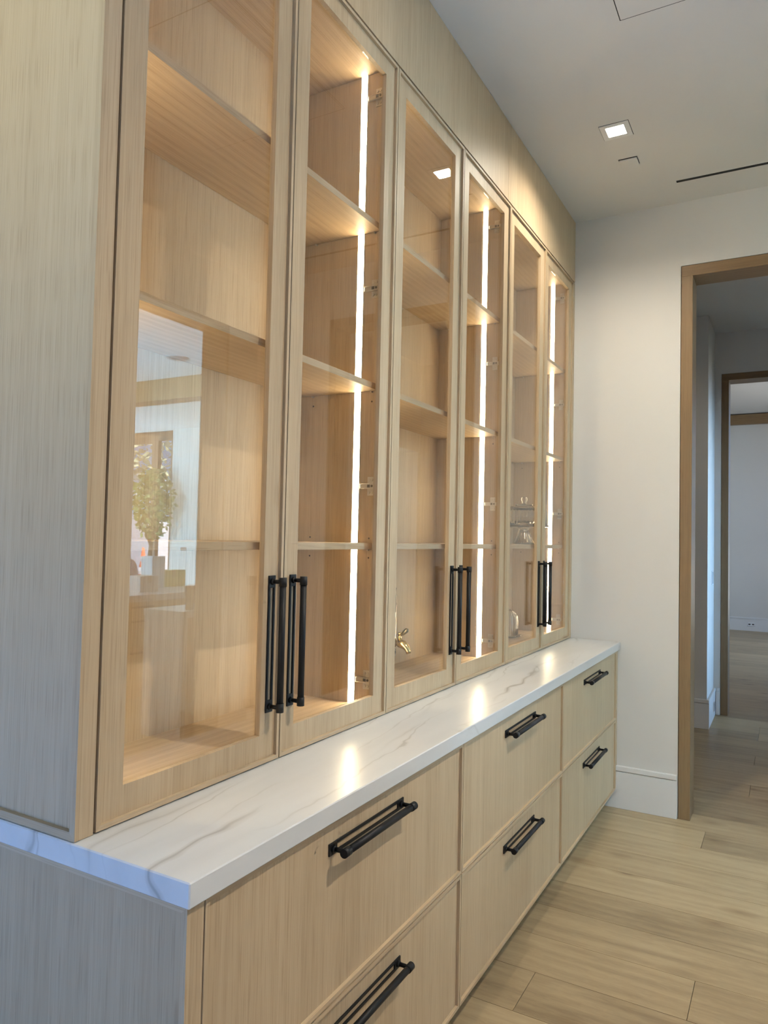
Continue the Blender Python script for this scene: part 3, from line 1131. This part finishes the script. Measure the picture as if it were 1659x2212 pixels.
for (a, b, z0, z1, nm, m) in ((8.557, 8.63, 0.05, 3.34, 'window_frame', 'dark_oak'), (8.963, 9.117, 0.05, 3.34, 'mullion', 'dark_oak'), (10.78, 10.9, 0.05, 3.34, 'window_frame', 'dark_oak'),
                              (8.63, 8.963, 3.17, 3.34, 'window_rail', 'dark_oak_x'), (9.117, 10.78, 3.13, 3.34, 'window_rail', 'dark_oak_x'),
                              (8.63, 8.963, 0.05, 0.16, 'window_rail', 'dark_oak_x'), (9.117, 10.78, 0.05, 0.16, 'window_rail', 'dark_oak_x')):
    box(nm, a, b, YK + 0.04, YK + 0.12, z0, z1, m, w)
box('pane', 8.63, 8.963, YK + 0.077, YK + 0.083, 0.16, 3.17, 'window_glass', w)
box('pane', 9.117, 10.78, YK + 0.077, YK + 0.083, 0.16, 3.13, 'window_glass', w)
wall_plate('kitchen_outlet', 'dark square plate on the white kitchen wall, mirrored in the glass', 'outlet', 'y', YK, -1, 8.21, 1.205, 0.19, 0.10, 'socket', [(0, 0, 0.15, 0.07)])

sp = tag(empty('ceiling_speaker', (4.585, 4.76, ZC)), 'round grey speaker in the kitchen ceiling, mirrored in the glass', 'speaker')
bm = new_bm()
add_tube(bm, (4.585, 4.76, ZC - 0.006), (4.585, 4.76, ZC), 0.112, None, 32)
finish('grille', bm, 'speaker_grille', sp)
bm = new_bm()
add_lathe(bm, (4.585, 4.76, ZC - 0.004), [(0.112, 0.0), (0.122, 0.001), (0.122, 0.004), (0.112, 0.004)], 32)
finish('rim', bm, 'ceiling_paint', sp)


def kitchen_counter(name, label, x0, x1, y0, y1, front, ndraw, over, group=None):
    """cabinet with stone top; drawer fronts on the side given by front (-1: facing -X)"""
    r = tag(empty(name, ((x0 + x1) / 2, (y0 + y1) / 2, 0)), label, 'kitchen island', group)
    box('body', x0 + over, x1 - over, y0 + over, y1 - over, 0.0, H - 0.06, 'oak_vertical', r)
    bm = new_bm()
    add_box(bm, x0, x1, y0, y1, H - 0.06, H, 0.002)
    finish('stone_top', bm, 'quartzite', r)
    w_ = (y1 - y0 - 2 * over) / ndraw
    for k in range(ndraw):
        for (z0, z1) in ((0.12, 0.44), (0.45, 0.72), (0.73, 0.845)):
            d = box('drawer', x0 + over - 0.02, x0 + over, y0 + over + k * w_ + 0.004, y0 + over + (k + 1) * w_ - 0.004, z0, z1, 'oak_vertical', r)
            yc = y0 + over + (k + 0.5) * w_
            box('handle', x0 + over - 0.045, x0 + over - 0.02, yc - 0.12, yc + 0.12, z1 - 0.045, z1 - 0.030, 'matte_black', d)
    return r


kitchen_counter('kitchen_island', 'long kitchen island with cartons on its stone top, mirrored in the glass', 3.90, 4.66, 2.2, 7.4, -1, 5, 0.03)
r = tag(empty('kitchen_side_counter', (2.78, 3.4, 0)), 'stone-clad side counter just past the opening, mirrored in the glass', 'counter')
box('body', 2.60, 2.955, 2.99, 4.0, 0.0, H - 0.045, 'oak_vertical', r)
box('stone_end', 2.60, 2.985, 2.945, 2.99, 0.0, H - 0.045, 'quartzite', r)
box('stone_top', 2.60, 2.990, 2.940, 4.0, H - 0.045, H, 'quartzite', r)


def carton(name, x0, x1, y0, y1, h, mat, label, tape):
    r = tag(empty(name, ((x0 + x1) / 2, (y0 + y1) / 2, H + 0.0005)), label, 'carton')
    z = H + 0.0005
    box('box_body', x0, x1, y0, y1, z, z + h, mat, r, 0.003)
    ym = (y0 + y1) / 2
    box('tape', x0 - 0.0008, x1 + 0.0008, ym - 0.022, ym + 0.022, z + h * 0.55, z + h + 0.0008, tape, r)
    return r


carton('yellow_carton', 4.50, 4.65, 4.555, 4.90, 0.170, 'yellow_carton', 'yellow carton on the kitchen island, mirrored in the glass', 'cardboard')
carton('pale_carton', 4.12, 4.32, 3.93, 4.155, 0.150, 'pale_cardboard', 'pale pinkish carton near the island edge, mirrored in the glass', 'cardboard')
carton('tall_carton', 4.44, 4.60, 4.37, 4.545, 0.320, 'white_carton', 'tall white carton beside the yellow one, mirrored in the glass', 'white_carton')
v = tag(empty('utensil_cup', (2.68, 3.085, H + 0.0005)), 'tapered wooden cup on the side counter, mirrored in the glass', 'cup')
bm = new_bm()
add_lathe(bm, (2.68, 3.085, H + 0.0005), [(0.028, 0), (0.030, 0.004), (0.030, 0.09), (0.044, 0.172), (0.040, 0.172), (0.026, 0.09), (0.024, 0.01)], 28)
finish('cup_body', bm, 'oak_casing', v)


def leaves(bm, rnd, n, centre, rad, size):
    for _ in range(n):
        while True:
            p = Vector((rnd.uniform(-1, 1), rnd.uniform(-1, 1), rnd.uniform(-1, 1)))
            if 0.35 < p.length < 1:
                break
        c = Vector(centre) + Vector((p.x * rad[0], p.y * rad[1], p.z * rad[2]))
        d = Vector((rnd.uniform(-1, 1), rnd.uniform(-1, 1), rnd.uniform(-0.8, 0.5))).normalized()
        s = d.orthogonal().normalized()
        n_ = d.cross(s)
        t = rnd.uniform(0, 6.28)
        s = s * math.cos(t) + n_ * math.sin(t)
        l = size * rnd.uniform(0.7, 1.3)
        q = [c, c + d * l * 0.5 + s * l * 0.28, c + d * l, c + d * l * 0.5 - s * l * 0.28]
        bm.faces.new([bm.verts.new(k) for k in q])


def tree(name, label, x, y, z, trunk_h, crown, rad, n, size, mat, pot=False):
    rnd = random.Random(int(x * 100))
    r = tag(empty(name, (x, y, z)), label, 'tree')
    if pot:
        bm = new_bm()
        add_lathe(bm, (x, y, z), [(0.15, 0), (0.20, 0.35), (0.215, 0.38), (0.20, 0.40), (0.18, 0.37), (0.02, 0.36)], 24)
        finish('pot', bm, 'terracotta', r)
    bm = new_bm()
    base = 0.37 if pot else 0.0
    add_path(bm, [(x, y, z + base), (x + 0.03, y, z + base + trunk_h * 0.5), (x, y + 0.03, z + base + trunk_h), (x - 0.04, y, crown[2])], [0.05 * (1 if pot else 4), 0.04 * (1 if pot else 3.2), 0.03 * (1 if pot else 2.6), 0.012], 8)
    for k in range(6):
        a = k * 1.05
        p = Vector((x, y, z + base + trunk_h * 0.9))
        e = Vector((crown[0] + rad[0] * 0.6 * math.cos(a), crown[1] + rad[1] * 0.6 * math.sin(a), crown[2] + rad[2] * (0.5 * math.sin(k * 2.1))))
        add_tube(bm, p, e, 0.02 if pot else 0.07, 0.006, 6)
    finish('trunk', bm, 'bark', r)
    bm = new_bm()
    leaves(bm, rnd, n, crown, rad, size)
    fo = finish('foliage', bm, mat, r)
    fo['kind'] = 'stuff'
    return r


tree('potted_tree', 'leafy potted tree in front of the kitchen window, mirrored in the glass', 8.42, 8.05, 0.0, 1.0, (8.44, 8.08, 2.02), (0.33, 0.38, 0.62), 900, 0.11, 'leaf_green', True)
struct(box('ground', -6, 40, YK + 0.21, 45, -0.30, -0.06, 'outdoor_paving'), 'paved forecourt outside the kitchen window')
GZ = -0.06
tree('garden_tree', 'pale green tree outside the kitchen window, above the parked van', 20.5, 21.0, GZ, 2.2, (20.3, 21.0, 5.2), (3.2, 2.6, 3.0), 1300, 0.36, 'leaf_dusty')
tree('street_tree', 'dusty green tree farther right outside the kitchen window', 16.2, 28.5, GZ, 2.4, (16.2, 28.5, 5.6), (3.0, 2.4, 3.2), 1100, 0.36, 'leaf_dusty')


def van(label, x, y, rz):
    r = tag(empty('parked_van', (x, y, GZ)), label, 'van', 'vans parked outside')
    def place(o):
        return o
    prof = [(-2.5, 0.35), (2.35, 0.35), (2.5, 0.8), (2.3, 1.05), (1.75, 1.2), (1.2, 2.0), (-2.4, 2.05), (-2.5, 1.9)]
    bm = new_bm()
    add_prism(bm, [(x + u, GZ + v_) for u, v_ in prof], y - 0.95, y + 0.95, 1)
    finish('body', bm, 'van_white', r)
    bm = new_bm()
    for yy in (y - 0.955, y + 0.955):
        add_prism(bm, [(x + 0.35, GZ + 1.25), (x + 1.55, GZ + 1.25), (x + 1.12, GZ + 1.85), (x + 0.35, GZ + 1.85)], yy - 0.004, yy + 0.004, 1)
    finish('side_window', bm, 'van_glass', r)
    for u in (-1.6, 1.6):
        for yy in (y - 0.86, y + 0.86):
            bm = new_bm()
            add_tube(bm, (x + u, yy - 0.11, GZ + 0.36), (x + u, yy + 0.11, GZ + 0.36), 0.36, None, 20)
            finish('wheel', bm, 'tyre_rubber', r)
    return r


van('white van parked outside beyond the mirrored window, nearer one', 18.6, 16.2, 0)
van('white van parked outside beyond the mirrored window, farther right one', 14.2, 18.6, 0)
c = tag(empty('traffic_cone', (13.98, 13.0, GZ)), 'orange traffic cone on the forecourt, mirrored in the glass', 'traffic cone')
bm = new_bm()
add_box(bm, 13.78, 14.18, 12.8, 13.2, GZ, GZ + 0.04, 0.01)
finish('base', bm, 'cone_orange', c)
bm = new_bm()
add_tube(bm, (13.98, 13.0, GZ + 0.04), (13.98, 13.0, GZ + 1.15), 0.16, 0.03, 20)
cb = finish('cone_body', bm, 'cone_orange', c)
bm = new_bm()
for (a, b) in ((0.45, 0.62), (0.78, 0.90)):
    ra, rb = 0.16 - 0.13 * (a - 0.04) / 1.11, 0.16 - 0.13 * (b - 0.04) / 1.11
    add_tube(bm, (13.98, 13.0, GZ + a), (13.98, 13.0, GZ + b), ra + 0.003, rb + 0.003, 20)
finish('white_bands', bm, 'white_plastic', cb)
